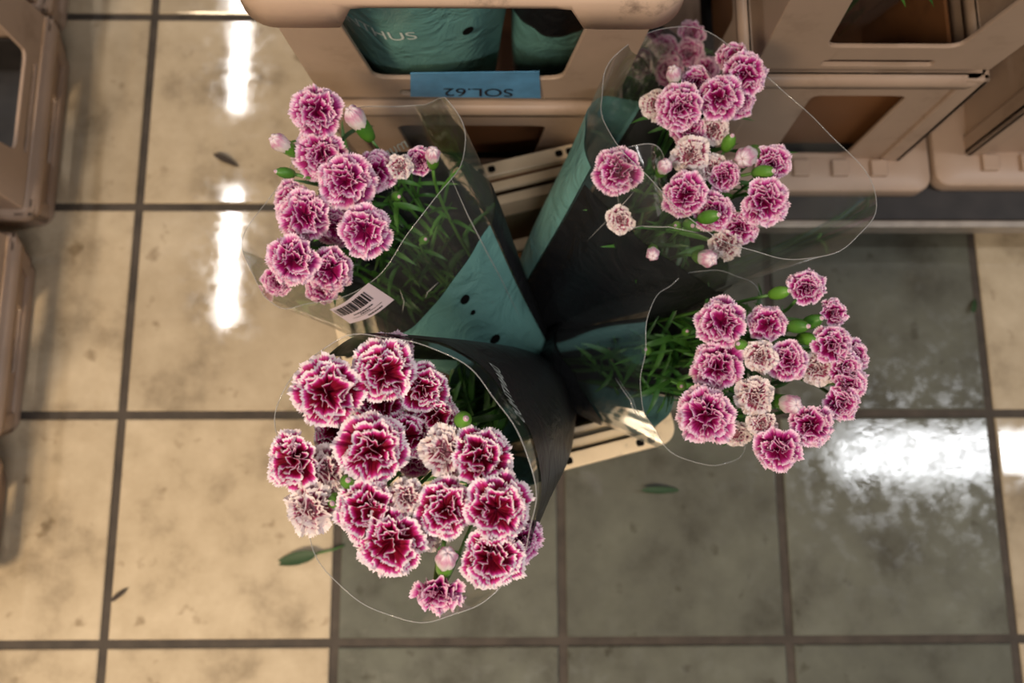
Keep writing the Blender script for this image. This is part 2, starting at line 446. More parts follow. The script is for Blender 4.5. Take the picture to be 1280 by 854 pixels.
# crate behind the barcoded bouquet
rA = at(578, 36, ZD + HB + HC - 0.042)
cA = crate('flower_crate', (rA.x, rA.y + (CDP / 2 + .012 + .018), ZD), 0, 0.312, CDP, HB, HC,
           'beige crate with scuffed rim and green sleeve behind its window, at top centre', window=(0.155, 0.845))
dA = empty('dolly', (rA.x, rA.y + .03, 0)); tag(dA, 'low dark dolly under the top centre crate', 'dolly')
bm = bmesh.new(); box(bm, (rA.x, rA.y + .03 + .2, ZD - 0.013), (0.36, 0.42, 0.022)); bmobj('deck', bm, M['dark'], dA)
for x in (-.14, .14):
    for y in (.05, .35):
        vs, fs = tube([Vector((rA.x + x - .012, rA.y + .03 + y, .043)), Vector((rA.x + x + .012, rA.y + .03 + y, .043))], [.043, .043], 16)
        pyobj('wheel', vs, fs, M['hole'], dA, False)

# ------------------------------------------------------------------ placement of the right crates
jB = at(1242, 100, ZD + HB)               # junction corner, front right of the right hand crate
YB = jB.y
FO = max(.012, min(.045, YB - at(1040, 262, ZD).y))
crB = crate('flower_crate', (jB.x - CW / 2 - .007, YB + CDP / 2 + .004, ZD), 0, CW, CDP, HB, HC + .02,
            'beige crate with open recess and foliage behind its window, upper right', window=(0.19, 0.81), panel_hole=(0.33, 0.75, .07, .80), inset=.0, foot=(FO, .022))
crC = crate('flower_crate', (jB.x + CW / 2 + .012 + 2 * FO - .012, YB + CDP / 2 + .012, ZD), 0, CW, CDP, HB, HC + .02,
            'beige crate cut off by the right edge of the picture', panel_hole=(0.30, 0.75, .07, .80), inset=.0, foot=(FO, .022))

# crates on the left edge
gl = 'crates at the left edge'
def left_crate(y_top, y_bot, x_base, label, hb=0.085, hc=0.16):
    a = at(x_base, y_top, 0); b = at(x_base, y_bot, 0)
    d = a.y - b.y; wdt = 0.30
    return crate('flower_crate', (a.x - wdt / 2 + .012, (a.y + b.y) / 2, 0), 0, wdt, d, hb, hc, label, group=gl, inset=0.016, flare=-0.012, lip=.004, window=(.2, .8), panel_hole=(.3, .72, .12, .72), shade_liner='dark')
left_crate(62, 292, 88, 'beige crate with dark window at the left edge, second from the top')
left_crate(-185, 52, 104, 'beige crate in the top left corner of the picture')
left_crate(318, 552, 46, 'beige crate at the left edge beside the middle tile row, lowest but one')
left_crate(575, 720, 10, 'beige crate barely showing at the left edge, lowest of all', hb=.06, hc=.1)

# ------------------------------------------------------------------ the flower bucket in the middle
ZR = 0.235
kc = [at(472, 646, ZR), at(838, 555, ZR), at(750, 170, ZR), at(384, 258, ZR)]
bc = sum(kc, Vector()) / 4
ex = ((kc[1] - kc[0]) + (kc[2] - kc[3])); BW = ex.length / 2; ang = math.atan2(ex.y, ex.x)
BD = ((kc[3] - kc[0]).length + (kc[2] - kc[1]).length) / 2
bk = empty('flower_bucket', (bc.x, bc.y, 0)); bk.rotation_euler = (0, 0, ang)
tag(bk, 'square beige plastic bucket with slotted rim holding the four bouquets', 'bucket')
def bput(nm, bm, mt, sm=False, par=bk):
    bmesh.ops.recalc_face_normals(bm, faces=bm.faces)
    me = bpy.data.meshes.new(nm); bm.to_mesh(me); bm.free()
    return mesh_obj(nm, me, M[mt], par, sm)
def lp(ins, z, r=0.02): return [Vector((x, y, z)) for x, y in plan(BW - 2 * ins, BD - 2 * ins, max(r - ins * .3, .006))]
bm = bmesh.new()
ring(bm, [lp(.030, 0), lp(.026, .03), lp(.012, ZR - .012), lp(.018, ZR - .012), lp(.036, .008), lp(.036, 0)])
n = len(plan(1, 1, .1)); box(bm, (0, 0, .006), (BW - .08, BD - .08, .010))
bput('body', bm, 'brown')  # dark inside of the beige bucket is put into the body colour
bm = bmesh.new(); ring(bm, [lp(0, ZR - .022), lp(0, ZR), lp(.017, ZR), lp(.017, ZR - .014), lp(.012, ZR - .022)]); bevel(bput('rim', bm, 'rim_beige'), .0015)
bm = bmesh.new(); ring(bm, [lp(.020, ZR - .020), lp(.020, ZR - .012), lp(.031, ZR - .012), lp(.031, ZR - .020)]); bevel(bput('inner_ledge', bm, 'rim_beige'), .001)
bm = bmesh.new(); ring(bm, [lp(.033, ZR - .055), lp(.033, ZR - .026), lp(.044, ZR - .026), lp(.050, ZR - .055)]); bput('inner_step', bm, 'rim_beige')
bm = bmesh.new(); ring(bm, [lp(.042, ZR - .140), lp(.042, ZR - .06), lp(.050, ZR - .06), lp(.056, ZR - .140)]); bput('inner_wall', bm, 'mossy')
def hole_at(x, y):
    bm = bmesh.new()
    pl = rpoly([(-.0045, -.004), (.0045, -.004), (.0045, .004), (-.0045, .004)], .0032, 3)
    vs = [bm.verts.new((x + p[0], y + p[1], ZR + .0005)) for p in pl]; bm.faces.new(vs)
    vb = [bm.verts.new((x + p[0], y + p[1], ZR - .002)) for p in pl]
    for i in range(len(vs)): bm.faces.new((vs[i], vb[i], vb[(i + 1) % len(vs)], vs[(i + 1) % len(vs)]))
    return bput('rim_hole', bm, 'hole')
for sy in (-1, 1):
    for x in (-.135, -.05, .04, .135):
        for dx in (-.0065, .0065): hole_at(x + dx, sy * (BD / 2 - .0085))
for sx in (-1, 1):
    for y in (-.12, 0, .12): hole_at(sx * (BW / 2 - .0085), y)
bm = bmesh.new(); box(bm, (0, BD / 2 - .085, ZR - .075), (BW - .09, .016, .012), None); bevel(bput('cross_bar', bm, 'rim_beige'), .003)

# ------------------------------------------------------------------ sleeves
class Sleeve:
    def __init__(s, name, base, top, a, b, rim, label, seed, wr=0.003, pw=1.0):
        s.base, s.top, s.a, s.b, s.rim, s.wr, s.pw = base, top, a, b, rim, wr, pw
        s.w = (top - base).normalized()
        tc = (CAMP - top).normalized()
        s.e1 = (tc - s.w * tc.dot(s.w)).normalized(); s.e2 = s.w.cross(s.e1)
        if s.e2.dot(CR) < 0: s.e2 = -s.e2          # theta grows from the front towards image right
        rnd = random.Random(seed); s.ph = [rnd.uniform(0, 6.28) for _ in range(8)]
        s.root = empty(name, base); tag(s.root, label, 'flower sleeve', 'clear flower sleeves in the bucket')
    def P(s, th, t, off=0.0):
        f = t ** s.pw
        a = s.a[0] + (s.a[1] - s.a[0]) * f + off; b = s.b[0] + (s.b[1] - s.b[0]) * f + off
        p = s.ph
        wob = s.wr * (math.sin(3 * th + p[0] + 4 * t) * .6 + math.sin(7 * th + p[1] - 5 * t) * .35 + math.sin(13 * th + p[2] + 9 * t) * .16 + .30 * math.sin(11 * t + p[3] + 2 * th)) * (0.35 + t)
        # creased folds where the flat sleeve was pressed
        c, sn = math.cos(th), math.sin(th)
        q = s.base + s.w * ((s.top - s.base).length * t)
        return q + s.e2 * (sn * (a + wob)) + s.e1 * (c * (b + wob))
    def patch(s, name, t0f, t1f, th0, th1, mat, off=0.0, nt=72, ns=26, par=None):
        vs, fs = [], []
        for j in range(ns + 1):
            for i in range(nt + 1):
                th = th0 + (th1 - th0) * i / nt
                t = t0f + (t1f(th) - t0f) * j / ns
                vs.append(s.P(th, t, off))
        for j in range(ns):
            for i in range(nt):
                k = j * (nt + 1) + i
                fs.append((k, k + 1, k + nt + 2, k + nt + 1))
        return pyobj(name, vs, fs, mat, par or s.root)
    def build_film(s):
        f = s.patch('film', 0.0, s.rim, -PI, PI, M['film'])
        pts = [s.P(-PI + 2 * PI * i / 120, s.rim(-PI + 2 * PI * i / 120)) for i in range(121)]
        vs, fs = tube(pts, [0.00042] * 121, 5); pyobj('film_edge', vs, fs, M['film_edge'], s.root)
        return f
    def find(s, px, py, front=True):
        best = None
        for i in range(-90, 91):
            th = PI * i / 90
            if front and math.cos(th) < -0.3: continue
            if not front and math.cos(th) > 0.2: continue
            for j in range(2, 81):
                t = j / 80; p = s.P(th, t); x, y = pix(p)
                e = (x - px) ** 2 + (y - py) ** 2 + (depth(p) * 60 if front else 0)
                if best is None or e < best[0]: best = (e, th, t)
        return best[1], best[2]
    def decal(s, name, q, mat, off, nu=8, nv=4, par=None, sub=(0, 1, 0, 1)):
        """q: four (theta, t) corners; sub: part of it in 0..1"""
        vs, fs = [], []
        for j in range(nv + 1):
            for i in range(nu + 1):
                u = sub[0] + (sub[1] - sub[0]) * i / nu; v = sub[2] + (sub[3] - sub[2]) * j / nv
                th = (q[0][0] * (1 - u) + q[1][0] * u) * (1 - v) + (q[3][0] * (1 - u) + q[2][0] * u) * v
                t = (q[0][1] * (1 - u) + q[1][1] * u) * (1 - v) + (q[3][1] * (1 - u) + q[2][1] * u) * v
                vs.append(s.P(th, t, off))
        for j in range(nv):
            for i in range(nu):
                k = j * (nu + 1) + i; fs.append((k, k + 1, k + nu + 2, k + nu + 1))
        return pyobj(name, vs, fs, mat, par or s.root)
    def disc(s, name, th, t, r, mat, off, par=None):
        c = s.P(th, t, off); du = (s.P(th + .02, t, off) - c).normalized(); dv = (s.P(th, t + .02, off) - c).normalized()
        vs = [c + du * (r * math.cos(k * PI / 8)) + dv * (r * 1.1 * math.sin(k * PI / 8)) for k in range(16)]
        vs += [v - du.cross(dv) * .0004 for v in vs]
        return pyobj(name, vs, [tuple(range(16)), tuple(range(31, 15, -1))] + [(k, 16 + k, 16 + (k + 1) % 16, (k + 1) % 16) for k in range(16)], mat, par or s.root, False)

ZB = 0.10
S_UL = Sleeve('flower_sleeve', at(700, 505, ZB), at(432, 236, 0.47), (.022, .124), (.018, .075), lambda th: 1.0 - .10 * max(0, math.cos(th)) + .03 * math.sin(2 * th + 1.2) + .015 * math.sin(5 * th), 'clear sleeve with teal front, black back and barcode sticker, upper left bouquet', 3)
S_UR = Sleeve('flower_sleeve', at(650, 425, ZB), at(900, 188, 0.47), (.030, .128), (.024, .088), lambda th: 1.03 - .06 * math.cos(th) + .05 * math.sin(th) + .02 * math.sin(3 * th + 2), 'clear sleeve with black front and teal side, upper right bouquet', 5, .0035, .8)
S_R = Sleeve('flower_sleeve', at(645, 452, ZB), at(890, 455, 0.42), (.020, .090), (.020, .070), lambda th: 0.98 - .04 * max(0, math.cos(th)) + .03 * math.sin(3 * th + 1), 'clear sleeve with short rim and dark base, right bouquet', 9, .004, .85)
S_LL = Sleeve('flower_sleeve', at(692, 488, ZB), at(503, 596, 0.585), (.022, .104), (.020, .090), lambda th: 1.0 + .012 * math.sin(3 * th + 1) + .01 * math.sin(5 * th), 'clear sleeve with black side panel around the lower left bouquet', 12, .003, .6)
for s_ in (S_UL, S_UR, S_R, S_LL): s_.build_film()
# printed panels
gUL = S_UL.patch('teal_panel', 0.02, lambda th: .74 + .02 * math.sin(3 * th), -1.45, 0.80, M['teal'], .0009)
S_UL.patch('black_panel', 0.02, lambda th: .95 - .22 * abs(math.cos(th * .5)) ** 1.0, 0.83, 2 * PI - 2.2, M['black_print'], .0009)
gUR = S_UR.patch('teal_panel', 0.02, lambda th: .84, -2.3, -0.65, M['teal'], .0009)
S_UR.patch('black_panel', 0.02, lambda th: .80 + .05 * math.sin(2 * th + 1), -0.62, 1.7, M['black_print'], .0009)
S_UR.patch('back_panel', 0.02, lambda th: .72 + .18 * max(0, min(1, (th - 2.8) / .5)), 1.75, 2 * PI - 2.35, M['black_print'], .0009)
gR = S_R.patch('front_panel', 0.02, lambda th: .52 - .12 * math.sin(2 * th), -2.0, 1.2, M['black_print'], .0016)
S_R.patch('teal_panel', 0.02, lambda th: .70, -2.6, -1.6, M['teal'], .0009)
S_R.patch('back_panel', 0.02, lambda th: .86, 1.25, 2 * PI - 2.62, M['black_print'], .0009)
S_LL.patch('black_panel', 0.02, lambda th: .94 + .02 * math.sin(3 * th), -1.75, 1.25, M['black_print'], .0009)
S_LL.patch('teal_panel', 0.02, lambda th: .45, 1.3, 2 * PI - 1.8, M['teal'], .0009)
for x, y, r in ((582, 374, .0052), (618, 423, .0058), (590, 391, .0028)):
    th, t = S_UL.find(x, y); S_UL.disc('punch_hole', th, t, r, M['hole'], .0016, gUL)
for x, y, r in ((676, 233, .0058), (656, 258, .0045), (708, 187, .004)):
    th, t = S_UR.find(x, y); S_UR.disc('punch_hole', th, t, r, M['hole'], .0016, gUR)
# barcode sticker
q = [S_UL.find(*p) for p in ((411, 384), (440, 403), (493, 370), (461, 353))]
q = [q[0], q[3], q[2], q[1]]
st = S_UL.decal('barcode_sticker', q, M['label_white'], .0018, 10, 6); st['label'] = 'white barcode sticker'
rb = random.Random(4); u = .06
while u < .80:
    wd = rb.choice((.010, .016, .026, .034)); S_UL.decal('barcode_bar', q, M['ink'], .0024, 1, 2, st, (u, u + wd, .10, .50)); u += wd + rb.choice((.012, .018, .028))
for v0, a, b in ((.60, .30, .72), (.68, .42, .62), (.76, .20, .85), (.86, .50, .80)):
    u = a
    while u < b:
        wd = rb.uniform(.02, .05); S_UL.decal('print_mark', q, M['ink'], .0024, 1, 1, st, (u, min(u + wd, b), v0, v0 + (.045 if v0 != .76 else .015))); u += wd + (.012 if v0 != .76 else -.001)

def text_mesh(txt, size):
    cu = bpy.data.curves.new('t', 'FONT'); cu.body = txt; cu.size = size; cu.align_x = 'CENTER'; cu.align_y = 'CENTER'
    o = bpy.data.objects.new('t', cu); COL.objects.link(o)
    dg = bpy.context.evaluated_depsgraph_get(); dg.update()
    me = bpy.data.meshes.new_from_object(o.evaluated_get(dg))
    bpy.data.objects.remove(o); bpy.data.curves.remove(cu)
    return me
def text_on(name, txt, size, P, ux, uy, mat, par, lift=.001):
    me = text_mesh(txt, size); off = parent_origin(par); nn = ux.cross(uy)
    for v in me.vertices: v.co = P + ux * v.co.x + uy * v.co.y + nn * lift - off
    me.materials.clear(); me.materials.append(mat)
    return mesh_obj(name, me, None, par, False)
def sleeve_text(sl, txt, size, th0, t0, mat, off, flip=1, tilt=0.0, par=None):
    me = text_mesh(txt, size); o_ = parent_origin(par or sl.root); Ls = (sl.top - sl.base).length
    c = sl.P(th0, t0); r = max(.01, (sl.P(th0 + .02, t0) - c).length / .02)
    ct, sn_ = math.cos(tilt), math.sin(tilt)
    for v in me.vertices:
        x, y = v.co.x * ct - v.co.y * sn_, v.co.x * sn_ + v.co.y * ct
        v.co = sl.P(th0 + flip * x / r, t0 + flip * y / Ls, off) - o_
    me.materials.clear(); me.materials.append(mat)
    return mesh_obj('lettering', me, None, par or sl.root, False)
# pale lettering on the black panels
th, t = S_UL.find(492, 187, False); sleeve_text(S_UL, 'mum', .016, th, t, M['ink_white'], -.0012, -1, PI)
th, t = S_LL.find(630, 492, True); sleeve_text(S_LL, 'DIANTHUS', .015, th, t, M['ink_white'], .0020, 1, .9)

# ------------------------------------------------------------------ carnations
def petal_mesh(name, mat, R, e0, e1, alpha, ruf, k, seed, turn=.4, nu=34, nv=9):
    rnd = random.Random(seed); p1, p2, p3, p4 = (rnd.uniform(0, 6.28) for _ in range(4))
    prof = [(0.0, 0.0)]; st_ = 1.0 / nv
    for j in range(1, nv + 1):
        v = (j - .5) / nv; q_ = min(1, v / turn) ; e = e0 + (e1 - e0) * (q_ * q_ * (3 - 2 * q_))
        prof.append((prof[-1][0] + math.cos(e) / nv, prof[-1][1] + math.sin(e) / nv))
    vs, fs, uvs = [], [], []
    sc = R
    for j in range(nv + 1):
        v = j / nv; rr, zz = prof[j]
        q_ = min(1, v / turn); e = e0 + (e1 - e0) * (q_ * q_ * (3 - 2 * q_))
        for i in range(nu + 1):
            uu = -1 + 2 * i / nu
            th = alpha * uu * (0.45 + .55 * min(1, v * 1.6)) + .06 * v * math.sin(5 * uu + p3)
            saw = (1 if i % 2 else -1) * (.028 + .02 * math.sin(9 * uu + p4))
            ed = 1 + v ** 5 * saw - v ** 2 * .16 * abs(uu) ** 3 + .05 * v * v * math.sin(3.3 * uu + p4)
            nrm = ruf * v ** 1.6 * (math.sin(k * PI * uu + p1) + .45 * math.sin(2.1 * k * PI * uu + p2) + .22 * v ** 3 * math.sin(4.3 * k * PI * uu + p3))
            r = rr * ed * sc - math.sin(e) * nrm; z = zz * ed * sc + math.cos(e) * nrm
            r = max(r, .0003)
            # inner petals stand up: keep a minimum width so that they do not collapse on the axis
            wy = (r * math.sin(th)) + R * .42 * v * uu * max(0, math.sin(e)) ** 2
            vs.append((r * math.cos(th), wy, z)); uvs.append(((uu + 1) / 2, v))
    for j in range(nv):
        for i in range(nu):
            a = j * (nu + 1) + i; fs.append((a, a + 1, a + nu + 2, a + nu + 1))
    me = bpy.data.meshes.new(name); me.from_pydata(vs, [], fs); me.update()
    ul = me.uv_layers.new(name='UVMap')
    for lpz in me.loops: ul.data[lpz.index].uv = uvs[lpz.vertex_index]
    me.polygons.foreach_set('use_smooth', [True] * len(me.polygons)); me.materials.append(mat)
    return me
rad = math.radians
PET = {}
for kd, mt in (('c', 'crimson'), ('p', 'pink'), ('w', 'pale')):
    rs = {'c': 1.0, 'p': 1.15, 'w': 1.35}[kd]
    PET[kd] = [[petal_mesh('petal', M[mt], .0265, rad(62), rad(4), rad(42), .0027 * rs, 2.1, 10 + v) for v in range(3)],
               [petal_mesh('petal', M[mt], .0235, rad(72), rad(28), rad(48), .0034 * rs, 1.9, 20 + v) for v in range(3)],
               [petal_mesh('petal', M[mt], .0200, rad(78), rad(43), rad(54), .0038 * rs, 1.5, 30 + v) for v in range(3)],
               [petal_mesh('petal', M[mt], .0165, rad(84), rad(60), rad(60), .0036 * rs, 1.4, 40 + v) for v in range(3)]]
LAYERS = {'c': (7, 6, 5, 3), 'p': (7, 7, 6, 4), 'w': (6, 7, 6, 5)}
def lathe(prof, n, name, mat, teeth=0):
    vs, fs = [], []
    for r, z in prof:
        for k in range(n):
            a = 2 * PI * k / n; vs.append((r * math.cos(a), r * math.sin(a), z))
    L = len(prof)
    if teeth:
        for k in range(n):
            x, y, z = vs[(L - 1) * n + k]; vs[(L - 1) * n + k] = (x, y, z + (teeth if k % 4 == 0 else (-.2 * teeth if k % 4 == 2 else .25 * teeth)))
    for j in range(L - 1):
        for k in range(n):
            a, b = j * n + k, j * n + (k + 1) % n; fs.append((a, b, b + n, a + n))
    fs.append(tuple(range(n))[::-1])
    me = bpy.data.meshes.new(name); me.from_pydata(vs, [], fs); me.update()
    ul = me.uv_layers.new(name='UVMap'); zm = max(v[2] for v in vs); z0 = min(v[2] for v in vs)
    for l_ in me.loops:
        v = me.vertices[l_.vertex_index].co; ul.data[l_.index].uv = ((math.atan2(v.y, v.x) / (2 * PI)) + .5, (v.z - z0) / (zm - z0))
    me.materials.append(mat); me.polygons.foreach_set('use_smooth', [True] * len(me.polygons))
    return me
ME_CALYX = lathe([(.0022, -.030), (.0040, -.028), (.0056, -.022), (.0060, -.013), (.0062, -.006), (.0072, .000)], 20, 'calyx', M['calyx'], .003)
ME_GBUD = lathe([(.0020, -.016), (.0056, -.014), (.0080, -.006), (.0082, .001), (.0066, .008), (.0040, .0125), (.0012, .0150)], 20, 'calyx', M['calyx'], .0)
ME_GTIP = lathe([(.0022, .0115), (.0030, .0135), (.0022, .0160), (.0006, .0172)], 10, 'bud_tip', M['bud_tip'])
ME_BCAL = lathe([(.0020, -.022), (.0050, -.020), (.0070, -.012), (.0074, -.004), (.0076, .000)], 20, 'calyx', M['calyx'], .005)
def tip_mesh():
    n, L = 30, 9; prof = [(.0064, -.004), (.0074, .001), (.0082, .006), (.0084, .010), (.0076, .0145), (.0058, .018), (.0036, .0200), (.0018, .0195), (.0004, .0185)]
    vs, fs = [], []
    for j, (r, z) in enumerate(prof):
        for k in range(n):
            a = 2 * PI * k / n + .09 * j; f = 1 + (.10 * math.sin(6 * a + j * .5) + .06 * math.sin(10 * a)) * min(1, j / 3)
            vs.append((r * f * math.cos(a), r * f * math.sin(a), z + .0006 * math.sin(5 * a) * (j > 2)))
    for j in range(len(prof) - 1):
        for k in range(n):
            a, b = j * n + k, j * n + (k + 1) % n; fs.append((a, b, b + n, a + n))
    me = bpy.data.meshes.new('bud_tip'); me.from_pydata(vs, [], fs); me.update()
    ul = me.uv_layers.new(name='UVMap')
    for l_ in me.loops:
        v = me.vertices[l_.vertex_index].co; ul.data[l_.index].uv = (math.atan2(v.y, v.x) / (2 * PI) + .5, (v.z + .004) / .024)
    me.materials.append(M['bud_tip']); me.polygons.foreach_set('use_smooth', [True] * len(me.polygons))
    return me
ME_BTIP = tip_mesh()
def leaf_mesh(name, wdt, bend, mat, n=10):
    vs, fs = [], []
    for j in range(n + 1):
        t = j / n; a = bend * t
        x = math.sin(a) / bend if bend else t; z = (1 - math.cos(a)) / bend if bend else 0
        hw = wdt * (math.sin(PI * min(1, t ** .75)) ** .8 * .92 + .08 * (1 - t))
        for s in (-1, 0, 1):
            vs.append((x, s * hw, -z + (abs(s) * hw * .45)))
    for j in range(n):
        for k in range(2):
            a = j * 3 + k; fs.append((a, a + 1, a + 4, a + 3))
    me = bpy.data.meshes.new(name); me.from_pydata(vs, [], fs); me.update(); me.materials.append(mat)
    me.polygons.foreach_set('use_smooth', [True] * len(me.polygons))
    return me
LEAVES = [leaf_mesh('leaf', .055, .9, M['leaf']), leaf_mesh('leaf', .065, 1.7, M['leaf']), leaf_mesh('leaf', .045, .3, M['leaf'])]
BRACT = leaf_mesh('leaf', .16, .7, M['leaf'])
def frame(nz, spin=0.0):
    z = nz.normalized(); x = Vector((1, 0, 0)) if abs(z.x) < .8 else Vector((0, 1, 0))
    x = (x - z * x.dot(z)).normalized(); y = z.cross(x)
    return (Matrix((x, y, z)).transposed() @ Matrix.Rotation(spin, 3, 'Z')).to_4x4()
def child(name, me, parent, Mw):
    o = bpy.data.objects.new(name, me); COL.objects.link(o); o.parent = parent
    o.matrix_local = Matrix.Translation(-parent.location) @ Mw
    return o
RND = random.Random(21)
def flower(P, nrm, D, kind, foot, label, group, leaves=6, lspan=(.25, .85)):
    nrm = nrm.normalized()
    s = D / .050
    if kind in 'bg': s = D / .0185
    name = {'c': 'carnation', 'p': 'carnation', 'w': 'carnation', 'b': 'carnation_bud', 'g': 'carnation_bud'}[kind]
    root = empty(name, foot); tag(root, label, 'bud' if kind in 'bg' else 'carnation', group)
    O = P - nrm * (.011 * s if kind in 'cpw' else 0)
    B = Matrix.Translation(O) @ frame(nrm, RND.uniform(0, 6.28))
    if kind in 'cpw':
        for L_, cnt in enumerate(LAYERS[kind]):
            ph = RND.uniform(0, 6.28)
            for i in range(cnt):
                me = PET[kind][L_][RND.randrange(3)]
                az = ph + 2 * PI * i / cnt + RND.uniform(-.18, .18)
                m = B @ Matrix.Rotation(az, 4, 'Z') @ Matrix.Rotation(rad(RND.uniform(-11, 11)) * (1 + .4 * L_), 4, 'Y') @ Matrix.Rotation(rad(RND.uniform(-17, 17)), 4, 'X')
                child('petal', me, root, m @ Matrix.Scale(s * RND.uniform(.92, 1.06), 4))
        sc_ = min(s, 1.0)
        child('calyx', ME_CALYX, root, B @ Matrix.Scale(sc_, 4)); low = O - nrm * (.029 * sc_)
    elif kind == 'b':
        child('calyx', ME_BCAL, root, B @ Matrix.Scale(s, 4)); child('bud_tip', ME_BTIP, root, B @ Matrix.Scale(s, 4)); low = O - nrm * (.021 * s)
    else:
        child('calyx', ME_GBUD, root, B @ Matrix.Scale(s, 4)); child('bud_tip', ME_GTIP, root, B @ Matrix.Scale(s, 4)); low = O - nrm * (.015 * s)
    # stem: from the bloom back down into the bucket
    L_ = (low - foot).length
    c1 = low - nrm * (L_ * .22); c2 = foot + (low - foot) * .45
    pts = []
    for k in range(15):
        t = k / 14; pts.append(low * (1 - t) ** 3 + c1 * (3 * t * (1 - t) ** 2) + c2 * (3 * t * t * (1 - t)) + foot * t ** 3)
    vs, fs = tube(pts, [.0015 + .0006 * k / 14 for k in range(15)], 6)
    pyobj('stem', vs, fs, M['stem'], root)
    for i in range(leaves):
        t = lspan[0] * .6 + (lspan[1] - lspan[0]) * (i // 2) / max(1, leaves / 2 - 1) * .75 + RND.uniform(-.03, .03)
        k = max(0, min(13, int(t * 14))); p = pts[k].lerp(pts[k + 1], t * 14 - k if 0 <= t * 14 - k <= 1 else .5)
        up = (pts[max(0, k - 1)] - pts[k + 1]).normalized()
        az = (i % 2) * PI + (i // 2) * 1.3 + RND.uniform(-.4, .4)
        m = Matrix.Translation(p) @ frame(up, az) @ Matrix.Rotation(-rad(RND.uniform(28, 55)), 4, 'Y') @ Matrix.Scale(RND.uniform(.028, .055), 4)
        child('leaf', RND.choice(LEAVES), root, m)
    return root

BL = {}
BL['LL'] = dict(z=.592, foot=at(655, 480, .03), grp='carnations in the lower left sleeve', c=(505, 590), k=.0022, leaves=4, rows=[
 (406, 488, 88, .012, 'c', -.25, -.12, 'large crimson carnation at the top left of the lower left bouquet'),
 (479, 461, 80, .010, 'c', .0, -.25, 'crimson carnation with white fringe at the top edge of the lower left bouquet'),
 (530, 483, 62, -.012, 'c', .3, -.25, 'shaded crimson carnation at the upper right rim of the lower left bouquet'),
 (475, 507, 62, -.014, 'c', 0, .1, 'half hidden crimson carnation just below the topmost bloom of the lower left bouquet'),
 (466, 561, 88, .016, 'c', -.05, 0, 'big open crimson carnation at the centre of the lower left bouquet'),
 (361, 575, 74, .004, 'c', -.75, .0, 'crimson carnation turned left at the left end of the lower left bouquet'),
 (406, 588, 60, -.004, 'w', -.15, 0, 'pale mottled carnation left of centre in the lower left bouquet'),
 (383, 639, 64, .000, 'w', -.4, .25, 'white hearted carnation at the lower left edge of the lower left bouquet'),
 (459, 641, 80, .008, 'c', -.1, .2, 'crimson carnation below the big central bloom of the lower left bouquet'),
 (508, 621, 46, .006, 'w', 0, 0, 'small tight pale carnation in the middle of the lower left bouquet'),
 (559, 563, 66, .004, 'w', .1, -.1, 'carnation with a white heart and crimson outer petals right of centre'),
 (510, 543, 62, -.014, 'c', .1, -.1, 'dark carnation tucked behind the central bloom of the lower left bouquet'),
 (549, 520, 54, -.020, 'c', .3, -.2, 'dark small carnation near the green bud on the right rim'),
 (606, 570, 76, .006, 'c', .45, -.15, 'crimson carnation at the right rim below the green bud'),
 (557, 637, 70, .008, 'c', .05, .1, 'crimson carnation in the lower middle of the lower left bouquet'),
 (626, 637, 84, .012, 'c', .35, .1, 'large pink fringed carnation at the right side of the lower left bouquet'),
 (488, 684, 86, .004, 'c', -.1, .45, 'wide white edged carnation at the bottom left of the lower left bouquet'),
 (617, 704, 82, .000, 'c', .2, .5, 'carnation tilted downward at the bottom right of the lower left bouquet'),
 (548, 749, 66, -.020, 'p', -.15, 1.6, 'small carnation seen from the side at the very bottom of the lower left bouquet'),
 (419, 537, 54, -.030, 'c', -.1, 0, 'deep shaded carnation between the left blooms of the lower left bouquet'),
 (519, 572, 46, -.026, 'p', 0, 0, 'small shaded pink carnation under the centre of the lower left bouquet'),
 (655, 678, 60, -.030, 'p', .6, .3, 'pink carnation pressed against the film at the right of the lower left bouquet'),
 (489, 437, 56, -.025, 'p', 0, -.5, 'pink carnation behind the topmost bloom of the lower left bouquet'),
 (528, 668, 50, -.022, 'w', 0, .3, 'pale carnation hidden beneath the lower blooms of the lower left bouquet'),
 (557, 704, 26, -.004, 'b', .1, -.5, 'pink opening bud at the bottom of the lower left bouquet'),
 (579, 525, 22, .002, 'g', .2, -.1, 'round green bud by the right rim of the lower left bouquet'),
 (435, 602, 20, .006, 'g', 0, -.1, 'green bud beside the pale mottled carnation'),
 (419, 626, 20, -.006, 'g', -.2, .2, 'green bud beside the white hearted carnation at lower left'),
])
